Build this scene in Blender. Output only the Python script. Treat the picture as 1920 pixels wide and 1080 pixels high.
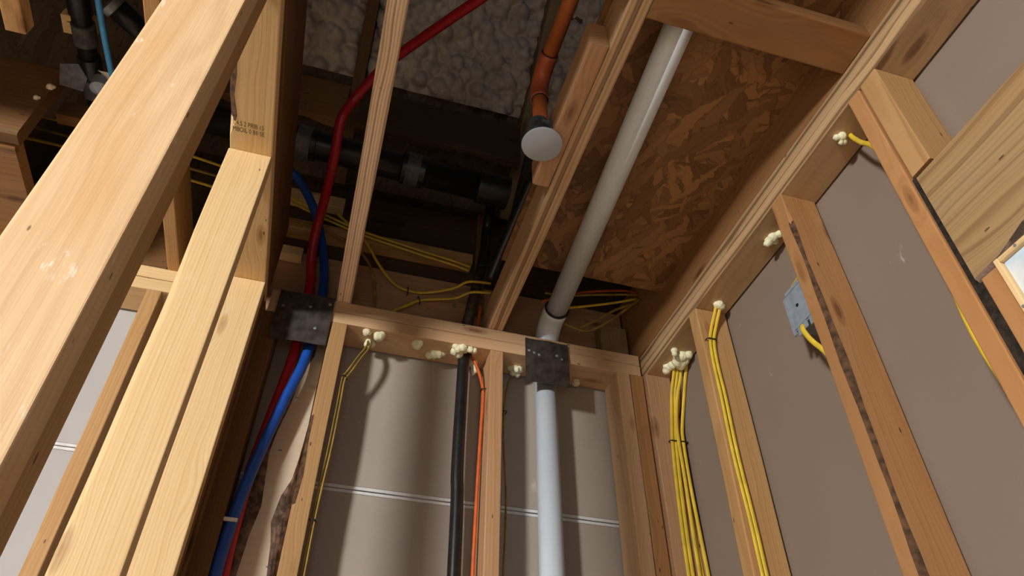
import bpy, bmesh, math, random
from mathutils import Vector, Matrix
C = bpy.context.scene.collection
for o in list(bpy.data.objects):
    bpy.data.objects.remove(o)
random.seed(7)
H = 1.15                      # eye height above the floor; the coordinates below are measured from the eye

# ------------------------------------------------------------------ camera
F, PITCH, YAW, ROLL = 1350.0, 0.7312, 0.2830, 0.0027
cp, sp, cy, sy = math.cos(PITCH), math.sin(PITCH), math.cos(YAW), math.sin(YAW)
fw = Vector((sy*cp, cy*cp, sp)); rt = Vector((cy, -sy, 0)); up = rt.cross(fw)
r2 = rt*math.cos(ROLL)+up*math.sin(ROLL); u2 = up*math.cos(ROLL)-rt*math.sin(ROLL)
cd = bpy.data.cameras.new('camera'); cam = bpy.data.objects.new('camera', cd); C.objects.link(cam)
cam.matrix_world = Matrix((( r2.x, u2.x, -fw.x, 0), (r2.y, u2.y, -fw.y, 0), (r2.z, u2.z, -fw.z, H), (0, 0, 0, 1)))
cd.sensor_width = 36; cd.lens = F*36/1920; cd.clip_start = 0.02
bpy.context.scene.camera = cam

# ------------------------------------------------------------------ world, lamps, exposure
sc = bpy.context.scene
w = bpy.data.worlds.new('world'); sc.world = w; w.use_nodes = True
w.node_tree.nodes['Background'].inputs[0].default_value = (0.80, 0.88, 1.0, 1)
w.node_tree.nodes['Background'].inputs[1].default_value = 0.012
def lamp(name, kind, loc, energy, col, size, aim=None):
    d = bpy.data.lights.new(name, kind); o = bpy.data.objects.new(name, d); C.objects.link(o)
    d.energy = energy; d.color = col
    if kind == 'AREA': d.shape = 'DISK'; d.size = size
    else: d.shadow_soft_size = size
    o.location = Vector(loc)+Vector((0, 0, H))
    if aim: o.rotation_euler = (Vector(aim)-Vector(loc)).to_track_quat('-Z', 'Y').to_euler()
    return o
lamp('work_lamp', 'POINT', (-2.70, -1.75, 1.00), 630, (1.0, 0.95, 0.87), 0.22)      # bare bulb in the next room
lamp('fill_light', 'AREA', (-0.35, -1.6, -0.35), 4.2, (0.86, 0.93, 1.0), 0.7, (0.2, 1.2, 1.2))   # added soft fill behind the camera, standing in for ambient daylight
sc.view_settings.view_transform = 'Standard'; sc.view_settings.look = 'None'
sc.view_settings.gamma = 1; sc.view_settings.use_curve_mapping = False
sc.view_settings.exposure = 0.0

# ------------------------------------------------------------------ materials
class NT:
    def __init__(s, name):
        s.m = bpy.data.materials.new(name); s.m.use_nodes = True
        s.t = s.m.node_tree; s.b = s.t.nodes['Principled BSDF']
    def n(s, typ, ins=None, **kw):
        x = s.t.nodes.new(typ)
        for k, v in kw.items(): setattr(x, k, v)
        for k, v in (ins or {}).items(): s.put(x.inputs[k], v)
        return x
    def put(s, sock, v):
        if hasattr(v, 'links') or isinstance(v, bpy.types.NodeSocket): s.t.links.new(v, sock)
        else: sock.default_value = v
    def math(s, op, a, b=0.0, c=0.0):
        x = s.n('ShaderNodeMath', {0: a, 1: b, 2: c}, operation=op); return x.outputs[0]
    def vec(s, op, a, b=(0, 0, 0)):
        x = s.n('ShaderNodeVectorMath', {0: a, 1: b}, operation=op); return x.outputs[0]
    def noise(s, v, scale, detail=2.0, rough=0.5):
        return s.n('ShaderNodeTexNoise', {'Vector': v, 'Scale': scale, 'Detail': detail, 'Roughness': rough}).outputs['Fac']
    def ramp(s, f, lo, hi):
        return s.n('ShaderNodeMapRange', {'Value': f, 'From Min': lo, 'From Max': hi}, interpolation_type='SMOOTHSTEP').outputs[0]
    def mix(s, f, a, b):
        x = s.n('ShaderNodeMix', data_type='RGBA'); s.put(x.inputs[0], f); s.put(x.inputs[6], a); s.put(x.inputs[7], b)
        return x.outputs[2]
    def bump(s, h, strength, dist):
        return s.n('ShaderNodeBump', {'Height': h, 'Strength': strength, 'Distance': dist}).outputs[0]
def c4(c): return (c[0], c[1], c[2], 1)

def plain(name, col, rough=0.5, metal=0.0, var=0.15, scale=40, bump=0.0, bscale=200, emit=0.0, coat=0.0):
    k = NT(name); co = k.n('ShaderNodeTexCoord').outputs['Object']
    n = k.noise(co, scale, 4.0)
    dk = tuple(c*(1-var) for c in col); lt = tuple(min(1, c*(1+var)) for c in col)
    k.put(k.b.inputs['Base Color'], k.mix(k.ramp(n, 0.3, 0.7), c4(dk), c4(lt)))
    k.b.inputs['Roughness'].default_value = rough; k.b.inputs['Metallic'].default_value = metal
    k.b.inputs['Coat Weight'].default_value = coat
    if bump: k.put(k.b.inputs['Normal'], k.bump(k.noise(co, bscale, 3.0), bump, 0.004))
    if emit: k.put(k.b.inputs['Emission Color'], c4(col)); k.b.inputs['Emission Strength'].default_value = emit
    return k.m

def wood(name, light, dark, ring=0.0055, contrast=0.55, scuff=0.0, knots=1.0, rough=0.62, tone=0.25, far=0.05, warp=0.030, pith='z', irr=0.45):
    k = NT(name); co = k.n('ShaderNodeTexCoord').outputs['Object']
    rnd = k.n('ShaderNodeObjectInfo').outputs['Random']
    off = k.n('ShaderNodeCombineXYZ', {0: k.math('MULTIPLY', rnd, 17.0), 1: k.math('MULTIPLY', rnd, 5.0), 2: k.math('MULTIPLY', rnd, 9.0)}).outputs[0]
    p = k.vec('ADD', co, off)
    xyz = k.n('ShaderNodeSeparateXYZ', {0: co})
    # pith of the log a little outside the board, different for every board
    LY, LZ = (xyz.outputs[2], xyz.outputs[1]) if pith == 'y' else (xyz.outputs[1], xyz.outputs[2])
    ry = k.math('ADD', LY, k.math('MULTIPLY_ADD', rnd, 0.07, -0.035))
    rz = k.math('ADD', LZ, k.math('MULTIPLY_ADD', k.math('FRACT', k.math('MULTIPLY', rnd, 7.31)), 0.03, far))
    r = k.math('SQRT', k.math('ADD', k.math('MULTIPLY', ry, ry), k.math('MULTIPLY', rz, rz)))
    slow = k.noise(k.vec('MULTIPLY', p, (1.6, 9.0, 9.0)), 1.0, 2.0)
    r = k.math('ADD', r, k.math('MULTIPLY', slow, warp))
    fine = k.noise(k.vec('MULTIPLY', p, (14.0, 120.0, 120.0)), 1.0, 3.0)
    r = k.math('ADD', r, k.math('MULTIPLY', fine, 0.0016))
    kv = k.n('ShaderNodeTexVoronoi', {'Vector': k.vec('MULTIPLY', p, (3.8, 13.0, 13.0)), 'Scale': 1.0}, feature='F1').outputs['Distance']
    near = k.ramp(kv, 0.46, 0.08)
    r = k.math('ADD', r, k.math('MULTIPLY', near, 0.012*knots))
    s = k.math('MULTIPLY_ADD', k.math('SINE', k.math('MULTIPLY', r, 6.2832/ring)), 0.5, 0.5)
    s = k.math('POWER', s, 2.2)
    n1 = k.n('ShaderNodeTexNoise', {'W': k.math('MULTIPLY', r, 0.55/ring), 'Scale': 1.0, 'Detail': 2.5, 'Roughness': 0.6}, noise_dimensions='1D').outputs['Fac']
    s = k.math('ADD', k.math('MULTIPLY', s, 1-irr), k.math('MULTIPLY', k.ramp(n1, 0.46, 0.66), irr))
    fib = k.noise(k.vec('MULTIPLY', p, (9.0, 420.0, 420.0)), 1.0, 2.0)
    f = k.math('MULTIPLY', s, contrast)
    f = k.math('ADD', f, k.math('MULTIPLY_ADD', fib, 0.30, -0.15))
    col = k.mix(f, c4(light), c4(dark))
    big = k.noise(k.vec('MULTIPLY', p, (2.3, 14.0, 14.0)), 1.0, 3.0)
    warm = (light[0]*0.86, light[1]*0.72, light[2]*0.55)
    col = k.mix(k.math('MULTIPLY', k.ramp(big, 0.42, 0.75), tone*2), col, c4(warm))
    km = k.math('ADD', k.math('MULTIPLY', k.ramp(kv, 0.175, 0.115), 0.42), k.math('MULTIPLY', k.ramp(kv, 0.10, 0.055), 0.42))
    col = k.mix(k.math('MULTIPLY', km, min(1, knots)), col, c4((dark[0]*0.55, dark[1]*0.42, dark[2]*0.35)))
    nail = k.n('ShaderNodeTexVoronoi', {'Vector': k.vec('MULTIPLY', p, (11.0, 30.0, 30.0)), 'Scale': 1.0}, feature='F1').outputs['Distance']
    col = k.mix(k.math('MULTIPLY', k.ramp(nail, 0.075, 0.05), 0.8), col, c4((0.06, 0.03, 0.015)))
    hue = k.n('ShaderNodeHueSaturation', {'Color': col, 'Value': k.math('MULTIPLY_ADD', k.math('FRACT', k.math('MULTIPLY', rnd, 3.7)), 0.24, 0.88)})
    col = hue.outputs[0]
    if scuff:
        sn = k.noise(k.vec('MULTIPLY', p, (16.0, 40.0, 40.0)), 1.0, 5.0, 0.7)
        col = k.mix(k.math('MULTIPLY', k.ramp(sn, 0.60, 0.72), scuff), col, (0.82, 0.76, 0.68, 1))
    k.put(k.b.inputs['Base Color'], col); k.b.inputs['Roughness'].default_value = rough
    k.b.inputs['Specular IOR Level'].default_value = 0.35
    h = k.math('ADD', k.math('MULTIPLY', s, -0.25), k.math('MULTIPLY', fib, 0.5))
    k.put(k.b.inputs['Normal'], k.bump(h, 0.35, 0.0012))
    return k.m

WOOD_PALE = wood('pale_spruce', (0.84, 0.62, 0.34), (0.62, 0.38, 0.15), 0.006, 0.50, scuff=0.2, tone=0.10)
WOOD_NEAR = wood('handled_spruce', (0.78, 0.55, 0.32), (0.52, 0.29, 0.13), 0.013, 0.42, scuff=0.9, tone=0.45, warp=0.05, knots=1.2, rough=0.5)
WOOD_HONEY = wood('honey_fir', (0.50, 0.30, 0.13), (0.30, 0.15, 0.055), 0.006, 0.55, tone=0.25)
WOOD_ORANGE = wood('orange_fir', (0.46, 0.24, 0.10), (0.28, 0.12, 0.045), 0.007, 0.40, tone=0.3)
WOOD_STRIPE = wood('striped_pine', (0.53, 0.36, 0.20), (0.15, 0.075, 0.032), 0.0085, 0.9, knots=0.8, tone=0.12, far=0.20, warp=0.026, irr=0.85)
WOOD_HEADER = wood('grained_header_pine', (0.44, 0.295, 0.15), (0.20, 0.11, 0.048), 0.011, 0.75, knots=1.0, tone=0.22, far=0.16, warp=0.05, irr=0.75)
WOOD_JOIST = wood('striped_joist_pine', (0.60, 0.41, 0.24), (0.13, 0.062, 0.026), 0.0085, 0.9, knots=0.5, tone=0.10, far=0.16, warp=0.014, pith='y', irr=0.7)
WOOD_PINK = wood('pink_striped_pine', (0.95, 0.75, 0.55), (0.34, 0.20, 0.11), 0.0065, 0.95, knots=0.35, tone=0.06, far=0.18, warp=0.010, pith='y', irr=0.5)
WOOD_GREY = wood('weathered_pine', (0.30, 0.22, 0.12), (0.17, 0.11, 0.055), 0.007, 0.65, tone=0.15)
WOOD_ROSE = wood('rosy_pine', (0.48, 0.29, 0.16), (0.31, 0.155, 0.075), 0.007, 0.55, tone=0.2)
WOOD_TAN = wood('tan_spruce', (0.66, 0.45, 0.27), (0.44, 0.25, 0.13), 0.007, 0.5, tone=0.2, knots=1.2)
WOOD_RIM = wood('red_brown_fir', (0.34, 0.18, 0.075), (0.19, 0.085, 0.03), 0.007, 0.6, tone=0.3, far=0.2)
WOOD_BROWN = wood('brown_pine', (0.19, 0.095, 0.034), (0.095, 0.042, 0.014), 0.007, 0.55, tone=0.25)  # brown wood made darker for boards that lie in shade
WOOD_DARK = wood('shade_dark_timber', (0.10, 0.058, 0.027), (0.045, 0.024, 0.011), 0.008, 0.6, tone=0.2)  # darkened to stand for timber in the unlit cavity
WOOD_BONE = wood('bare_waney_board', (0.62, 0.53, 0.42), (0.48, 0.38, 0.27), 0.02, 0.3, tone=0.06, knots=1.0)
BARK = plain('bark', (0.085, 0.042, 0.020), 0.9, var=0.6, scale=60, bump=0.9, bscale=140)
ROUGH_BLACK = plain('rough_black', (0.020, 0.013, 0.009), 0.9, var=0.7, scale=90, bump=0.9, bscale=140)  # plain rough black for the gap strip
BARK_GREY = plain('grey_bark', (0.16, 0.105, 0.08), 0.9, var=0.6, scale=45, bump=0.9, bscale=90)
INK = plain('stamp_ink', (0.10, 0.07, 0.045), 0.8, var=0.5, scale=300)
ABS = plain('black_plastic_pipe', (0.012, 0.012, 0.013), 0.34, var=0.3)
ABS_GREY = plain('worn_grey_band', (0.085, 0.085, 0.09), 0.45, var=0.4, scale=60)
IRON = plain('dusty_brown_pipe', (0.055, 0.035, 0.022), 0.6, var=0.5, scale=60)
STEEL = plain('dark_steel_plate', (0.115, 0.098, 0.090), 0.45, 0.7, var=0.35, scale=35, bump=0.15, bscale=60)
GALV = plain('dull_grey_metal', (0.30, 0.33, 0.37), 0.45, 0.5, var=0.25, scale=50)
BLUE_GREY = plain('blue_grey_fitting', (0.10, 0.15, 0.20), 0.45, 0.2, var=0.3, scale=80)
PEX_RED = plain('red_tube', (0.42, 0.008, 0.018), 0.38, var=0.1)
PEX_BLUE = plain('blue_tube', (0.010, 0.075, 0.42), 0.38, var=0.1)
BLUE_LINE = plain('bright_blue_line', (0.08, 0.42, 0.95), 0.4, var=0.1)
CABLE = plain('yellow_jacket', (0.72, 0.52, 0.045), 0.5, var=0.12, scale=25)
CABLE_SHADED = plain('shaded_yellow_jacket', (0.30, 0.20, 0.04), 0.55, var=0.25, scale=25)  # yellow jacket darkened to stand for cables in shade
CABLE_ORANGE = plain('orange_jacket', (0.62, 0.12, 0.022), 0.5, var=0.12, scale=25)
CPVC = plain('orange_pipe', (0.62, 0.19, 0.055), 0.45, var=0.12, scale=18)
CPVC_DARK = plain('orange_fitting', (0.50, 0.115, 0.045), 0.42, var=0.12, scale=18)
PVC = plain('white_pipe_plastic', (0.70, 0.80, 0.91), 0.33, var=0.03, scale=10)
BLACK = plain('black_staple', (0.012, 0.010, 0.010), 0.5)
GLUE = plain('dark_glue_line', (0.02, 0.018, 0.018), 0.5)
CAPW = plain('white_cap_plastic', (0.41, 0.46, 0.53), 0.5, var=0.02)
BOX_BLUE = plain('blue_box_plastic', (0.25, 0.30, 0.37), 0.45, var=0.12, scale=60)
BLOB = plain('pale_green_foam', (0.86, 0.87, 0.62), 0.7, var=0.12, scale=70, bump=0.3, bscale=120)
BLOB_CREAM = plain('cream_foam', (0.80, 0.72, 0.55), 0.7, var=0.12, scale=70, bump=0.3, bscale=120)
FOAM = plain('grey_spray_foam', (0.62, 0.57, 0.51), 0.8, var=0.12, scale=12, bump=0.2, bscale=120)
PAPER = plain('white_paper_scrap', (0.75, 0.75, 0.74), 0.8, var=0.1)
WHITE = plain('white_bracket', (0.8, 0.78, 0.74), 0.6)
GYPSUM = plain('bare_gypsum_edge', (0.70, 0.73, 0.76), 0.75, var=0.06, scale=60)
FLOORM = wood('plywood_floor', (0.42, 0.30, 0.18), (0.30, 0.2, 0.11), 0.02, 0.4, tone=0.2)

def drywall(name, col, pencil=0.5):
    k = NT(name); co = k.n('ShaderNodeTexCoord').outputs['Object']
    n = k.noise(co, 2.2, 4.0); f = k.noise(k.vec('MULTIPLY', co, (1, 1, 5)), 260.0, 2.0)
    c = k.mix(k.ramp(n, 0.3, 0.7), c4(tuple(x*0.95 for x in col)), c4(tuple(x*1.05 for x in col)))
    c = k.mix(k.math('MULTIPLY', k.ramp(f, 0.35, 0.8), 0.12), c, c4(tuple(x*0.7 for x in col)))
    sc_ = k.noise(k.vec('MULTIPLY', co, (9.0, 9.0, 4.0)), 1.0, 6.0, 0.75)
    c = k.mix(k.math('MULTIPLY', k.ramp(sc_, 0.66, 0.74), pencil), c, (0.72, 0.70, 0.68, 1))
    k.put(k.b.inputs['Base Color'], c); k.b.inputs['Roughness'].default_value = 0.7
    k.b.inputs['Specular IOR Level'].default_value = 0.3
    k.put(k.b.inputs['Normal'], k.bump(f, 0.08, 0.001))
    return k.m
DRY_BACK = drywall('grey_brown_drywall_paper', (0.405, 0.365, 0.325))
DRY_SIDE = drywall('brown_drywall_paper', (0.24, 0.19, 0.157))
DRY_LEFT = drywall('pale_grey_drywall_paper', (0.46, 0.46, 0.48))

def osb(name, base, dark, light):
    k = NT(name); co = k.n('ShaderNodeTexCoord').outputs['Object']
    col = None; hh = None
    for i, (ang, sx, sy_) in enumerate(((0.5, 6, 30), (-0.7, 7, 44), (1.5, 6, 32), (2.5, 8, 60), (0.05, 6, 34), (1.05, 8, 52), (-1.15, 7, 40))):
        wob = k.n('ShaderNodeTexNoise', {'Vector': co, 'Scale': 9.0+i*2, 'Detail': 4.0}).outputs['Color']
        wv = k.vec('MULTIPLY', k.vec('SUBTRACT', wob, (0.5, 0.5, 0.5)), (0.05, 0.05, 0.0))
        mp = k.n('ShaderNodeMapping', {'Vector': k.vec('ADD', co, wv), 'Rotation': (0, 0, ang), 'Location': (i*3.3, i*1.7, 0), 'Scale': (1/sx, 1/sy_, 1)}, vector_type='TEXTURE').outputs[0]
        v = k.n('ShaderNodeTexVoronoi', {'Vector': mp, 'Scale': 1.0, 'Randomness': 1.0}, voronoi_dimensions='2D')
        e = k.n('ShaderNodeTexVoronoi', {'Vector': mp, 'Scale': 1.0, 'Randomness': 1.0}, voronoi_dimensions='2D', feature='DISTANCE_TO_EDGE').outputs['Distance']
        sp_c = k.n('ShaderNodeSeparateColor', {0: v.outputs['Color']})
        t = sp_c.outputs[0]
        grain = k.noise(k.vec('MULTIPLY', mp, (0.5, 7, 1)), 1.0, 3.0)
        tt = k.math('MULTIPLY_ADD', grain, 0.35, k.math('MULTIPLY', t, 0.75))
        c = k.mix(tt, c4(dark), c4(light)); c = k.mix(0.15, c, c4(base))
        c = k.mix(k.math('MULTIPLY', k.ramp(e, 0.07, 0.0), 0.55), c, c4(tuple(x*0.18 for x in dark)))
        if col is None: col, hh = c, t
        else:
            sel = k.math('MULTIPLY', k.ramp(sp_c.outputs[1], 0.50, 0.52), k.ramp(e, 0.0, 0.03))
            col = k.mix(sel, col, c); m = k.n('ShaderNodeMix', data_type='FLOAT')
            k.put(m.inputs[0], sel); k.put(m.inputs[2], hh); k.put(m.inputs[3], k.math('MULTIPLY_ADD', t, 0.7, 0.1*i)); hh = m.outputs[0]
    k.put(k.b.inputs['Base Color'], col); k.b.inputs['Roughness'].default_value = 0.6
    k.put(k.b.inputs['Normal'], k.bump(hh, 0.7, 0.003))
    return k.m
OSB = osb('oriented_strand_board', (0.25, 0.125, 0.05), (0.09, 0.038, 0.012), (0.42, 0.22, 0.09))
OSB_DARK = osb('dark_strand_board', (0.09, 0.055, 0.027), (0.045, 0.022, 0.011), (0.14, 0.085, 0.045))  # strand board coloured dark, standing in for the unlit cavity

def window_film():
    k = NT('pale_blue_window_film'); co = k.n('ShaderNodeTexCoord').outputs['Object']
    n = k.noise(co, 22.0, 3.0)
    c = k.mix(k.ramp(n, 0.35, 0.65), (0.34, 0.52, 0.70, 1), (0.62, 0.66, 0.68, 1))
    k.put(k.b.inputs['Base Color'], c); k.put(k.b.inputs['Emission Color'], c)
    k.b.inputs['Emission Strength'].default_value = 0.25; k.b.inputs['Roughness'].default_value = 0.3
    return k.m
FILM = window_film()

# ------------------------------------------------------------------ mesh helpers
def add(name, verts, faces, mat, parent=None, basis=None, origin=None, smooth=False, mats=None, midx=None):
    """verts are eye-relative scene coordinates; the mesh gets its own local frame (basis columns, origin)."""
    vs = [Vector(v)+Vector((0, 0, H)) for v in verts]
    if origin is None:
        xs, ys, zs = zip(*vs); origin = Vector(((min(xs)+max(xs))/2, (min(ys)+max(ys))/2, min(zs)))
    else: origin = Vector(origin)+Vector((0, 0, H))
    B = Matrix.Identity(4)
    if basis:
        for i, e in enumerate(basis):
            for j in range(3): B[j][i] = e[j]
    B.translation = origin
    Bi = B.inverted()
    me = bpy.data.meshes.new(name); me.from_pydata([tuple(Bi@v) for v in vs], [], faces); me.update()
    for m in (mats or [mat]): me.materials.append(m)
    if midx:
        for p, i in zip(me.polygons, midx): p.material_index = i
    if smooth:
        for p in me.polygons: p.use_smooth = True
    bm = bmesh.new(); bm.from_mesh(me); bmesh.ops.recalc_face_normals(bm, faces=bm.faces); bm.to_mesh(me); bm.free()
    o = bpy.data.objects.new(name, me); C.objects.link(o)
    if parent is not None:
        o.parent = parent; o.matrix_basis = WORLD[parent.name].inverted()@B
    else: o.matrix_basis = B
    WORLD[o.name] = B
    return o
WORLD = {}
def tag(o, label, cat, group=None, kind=None):
    if label: o['label'] = label
    if cat: o['category'] = cat
    if group: o['group'] = group
    if kind: o['kind'] = kind
    return o
def thing(name, loc, label, cat, group=None):
    o = bpy.data.objects.new(name, None); C.objects.link(o); o.empty_display_size = 0.05
    B = Matrix.Translation(Vector(loc)+Vector((0, 0, H))); o.matrix_basis = B; WORLD[o.name] = B
    return tag(o, label, cat, group)

def board_mesh(c, e1, e2, e3, L, w2, w3, wane=None, bow=0.0, rough=0.0006, r=0.003, seg=0.05, rng=None):
    """rounded bar along e1; wane = {corner 0..3: f(s)->(d2,d3)}; corners (+,+),(-,+),(-,-),(+,-) in e2,e3"""
    rng = rng or random
    n = max(2, int(L/seg)); V = []; Fc = []; strips = {}
    sg = ((1, 1), (-1, 1), (-1, -1), (1, -1)); M_ = 16
    ph = [rng.uniform(0, 6.28) for _ in range(4)]
    for i in range(n+1):
        s = i/n; x = (s-0.5)*L; b = bow*math.sin(math.pi*s)
        q = []
        for ci, (a2, a3) in enumerate(sg):
            d2, d3 = (r, r)
            if wane and ci in wane:
                f2, f3 = wane[ci](s); d2, d3 = max(r, f2), max(r, f3)
            hw2, hw3 = w2/2, w3/2
            if ci in (0, 2): order = ((0.0, 1.0), (0.293, 0.707), (0.707, 0.293), (1.0, 0.0)) if False else None
            k = 0.293 if not (wane and ci in wane and d2 > r*1.5) else 0.5
            pA = (a2*hw2, a3*(hw3-d3)); pB = (a2*(hw2-d2*k*0.6), a3*(hw3-d3*k*0.6 if k == 0.293 else hw3-d3*0.5))
            if k == 0.5: pB = (a2*(hw2-d2*0.42), a3*(hw3-d3*0.42)); pC = (a2*(hw2-d2*0.6), a3*(hw3-d3*0.3))
            else: pB = (a2*(hw2-d2*0.12), a3*(hw3-d3*0.42)); pC = (a2*(hw2-d2*0.42), a3*(hw3-d3*0.12))
            pD = (a2*(hw2-d2), a3*hw3)
            seq = [pA, pB, pC, pD]
            if a2*a3 < 0: seq.reverse()
            q += seq
        for (y, z) in q:
            y += rough*math.sin(x*9+ph[0]); z += b+rough*math.sin(x*7+ph[1])
            V.append(c+e1*x+e2*y+e3*z)
    for i in range(n):
        for j in range(M_):
            k = (j+1) % M_
            Fc.append((i*M_+j, i*M_+k, (i+1)*M_+k, (i+1)*M_+j))
    Fc.append(tuple(range(M_))); Fc.append(tuple(n*M_+j for j in reversed(range(M_))))
    return V, Fc, n
AX = {'x': (Vector((1, 0, 0)), Vector((0, 1, 0)), Vector((0, 0, 1))),
      'y': (Vector((0, 1, 0)), Vector((-1, 0, 0)), Vector((0, 0, 1))),
      'z': (Vector((0, 0, 1)), Vector((0, 1, 0)), Vector((-1, 0, 0)))}
def bar(name, x, y, z, axis, mat, parent=None, label=None, cat=None, group=None, wane=None, bow=0.0, bark=None, kind=None, r=0.003):
    c = Vector(((x[0]+x[1])/2, (y[0]+y[1])/2, (z[0]+z[1])/2)); d = {'x': x[1]-x[0], 'y': y[1]-y[0], 'z': z[1]-z[0]}
    e1, e2, e3 = AX[axis]
    L = d[axis]; w2 = d[{'x': 'y', 'y': 'x', 'z': 'y'}[axis]]; w3 = d[{'x': 'z', 'y': 'z', 'z': 'x'}[axis]]
    return tilt(name, c, (e1, e2, e3), L, w2, w3, mat, parent, label, cat, group, wane, bow, bark, kind, r)
def tilt(name, c, es, L, w2, w3, mat, parent=None, label=None, cat=None, group=None, wane=None, bow=0.0, bark=None, kind=None, r=0.003):
    e1, e2, e3 = (Vector(e).normalized() for e in es); c = Vector(c)
    V, Fc, n = board_mesh(c, e1, e2, e3, L, w2, w3, wane, bow, r=r)
    o = add(name, V, Fc, mat, parent, (e1, e2, e3), c)
    tag(o, label, cat, group, kind)
    if wane and bark:
        for ci in wane:
            vs = []; fs = []
            sg = ((1, 1), (-1, 1), (-1, -1), (1, -1))[ci]
            nrm = (e2*sg[0]+e3*sg[1]).normalized()*0.0012
            for i in range(n+1):
                f2, f3 = wane[ci](i/n); live = max(f2, f3) > 0.0045
                for j in range(4):
                    v = V[i*16+ci*4+j]
                    vs.append(v+nrm*(1 if live else -3)+nrm*random.uniform(-0.5, 0.8)*(1 if live else 0))
            for i in range(n):
                for j in range(3): fs.append((i*4+j, i*4+j+1, (i+1)*4+j+1, (i+1)*4+j))
            b = add('bark_edge', vs, fs, bark, o, smooth=True); b['label'] = 'dark bark left along the edge'
    return o
def wav(a, b, ph, lo=0.0, hi=1.0, w=3.0):
    """wane depth profile between a and b metres with bumps; zero outside lo..hi of the length"""
    def f(s):
        if s < lo or s > hi: return (0.003, 0.003)
        t = min(1, (s-lo)/0.04, (hi-s)/0.04)
        k = (0.5+0.5*math.sin(s*w*6.28+ph))*0.7+0.3*(0.5+0.5*math.sin(s*w*17+ph*2))
        d = max(0.003, (a+(b-a)*k)*max(0, t)); return (d, d)
    return f

def spline(pts, sub=8):
    P = [Vector(p) for p in pts]; out = []
    Q = [P[0]*2-P[1]]+P+[P[-1]*2-P[-2]]
    for i in range(1, len(Q)-2):
        p0, p1, p2, p3 = Q[i-1], Q[i], Q[i+1], Q[i+2]
        for k in range(sub):
            t = k/sub
            out.append(0.5*((2*p1)+(p2-p0)*t+(2*p0-5*p1+4*p2-p3)*t*t+(3*p1-p0-3*p2+p3)*t**3))
    out.append(P[-1]); return out
def sweep_mesh(pts, ra, rb=None, flat=None, n=12, radii=None):
    """tube along pts; ra/rb half axes; flat = direction the wide axis follows"""
    rb = rb or ra; V = []; Fc = []; prev = None; m = len(pts)
    for i, p in enumerate(pts):
        t = (pts[min(i+1, m-1)]-pts[max(i-1, 0)])
        if t.length < 1e-9: t = Vector((0, 0, 1))
        t.normalize()
        if prev is None:
            a = Vector(flat) if flat else (Vector((1, 0, 0)) if abs(t.x) < 0.8 else Vector((0, 1, 0)))
        else: a = Vector(flat) if flat and abs(Vector(flat).normalized().dot(t)) < 0.9 else prev
        a = (a-t*a.dot(t)).normalized(); b = t.cross(a); prev = a
        k = radii[i] if radii else 1.0
        for j in range(n):
            th = 2*math.pi*j/n
            V.append(p+a*(ra*k*math.cos(th))+b*(rb*k*math.sin(th)))
    for i in range(m-1):
        for j in range(n):
            k = (j+1) % n; Fc.append((i*n+j, i*n+k, (i+1)*n+k, (i+1)*n+j))
    Fc.append(tuple(range(n))[::-1]); Fc.append(tuple((m-1)*n+j for j in range(n)))
    return V, Fc
def tube(name, pts, ra, mat, parent=None, rb=None, flat=None, sub=8, n=12, straight=False, label=None, cat=None, group=None):
    P = [Vector(p) for p in pts] if straight else spline(pts, sub)
    V, Fc = sweep_mesh(P, ra, rb, flat, n)
    o = add(name, V, Fc, mat, parent, origin=P[0], smooth=True)
    for p in o.data.polygons:
        if len(p.vertices) > 4: p.use_smooth = False
    return tag(o, label, cat, group)
def lathe(name, base, axis, prof, mat, parent=None, n=40, label=None, cat=None, group=None, smooth=True):
    """prof: list of (distance along axis, radius)"""
    ax = Vector(axis).normalized(); base = Vector(base)
    a = ax.orthogonal().normalized(); b = ax.cross(a); V = []; Fc = []
    for (h, r) in prof:
        for j in range(n):
            th = 2*math.pi*j/n; V.append(base+ax*h+a*(r*math.cos(th))+b*(r*math.sin(th)))
    for i in range(len(prof)-1):
        for j in range(n):
            k = (j+1) % n; Fc.append((i*n+j, i*n+k, (i+1)*n+k, (i+1)*n+j))
    Fc.append(tuple(range(n))[::-1]); Fc.append(tuple((len(prof)-1)*n+j for j in range(n)))
    o = add(name, V, Fc, mat, parent, origin=base, smooth=smooth)
    o.data.set_sharp_from_angle(angle=math.radians(40))
    return tag(o, label, cat, group)
def blob(name, c, balls, mat, parent=None, label=None, cat='foam', group=None, jig=0.08, squash=(1, 1, 1), sub=4):
    """lump = union of balls seen from its centre (offset, radius)"""
    bm = bmesh.new(); bmesh.ops.create_icosphere(bm, subdivisions=sub, radius=1.0)
    V = []; rs = random.Random(hash(label or name) & 0xffff if False else len(balls)*7+int(abs(c[0])*1e4))
    ph = [rs.uniform(0, 6) for _ in range(6)]
    for v in bm.verts:
        d = v.co.normalized(); best = 0.002
        for (o_, r_) in balls:
            o_ = Vector(o_); bq = d.dot(o_); cq = o_.length_squared-r_*r_; disc = bq*bq-cq
            if disc >= 0: best = max(best, bq+math.sqrt(disc))
        best *= 1+jig*(math.sin(d.x*9+ph[0])*math.sin(d.y*8+ph[1])*math.sin(d.z*10+ph[2])+0.5*math.sin(d.x*21+ph[3])*math.sin(d.z*19+ph[4]))
        V.append(Vector(c)+Vector((d.x*best*squash[0], d.y*best*squash[1], d.z*best*squash[2])))
    Fc = [tuple(v.index for v in f.verts) for f in bm.faces]; bm.free()
    o = add(name, V, Fc, mat, parent, smooth=True); return tag(o, label, cat, group)
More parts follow.
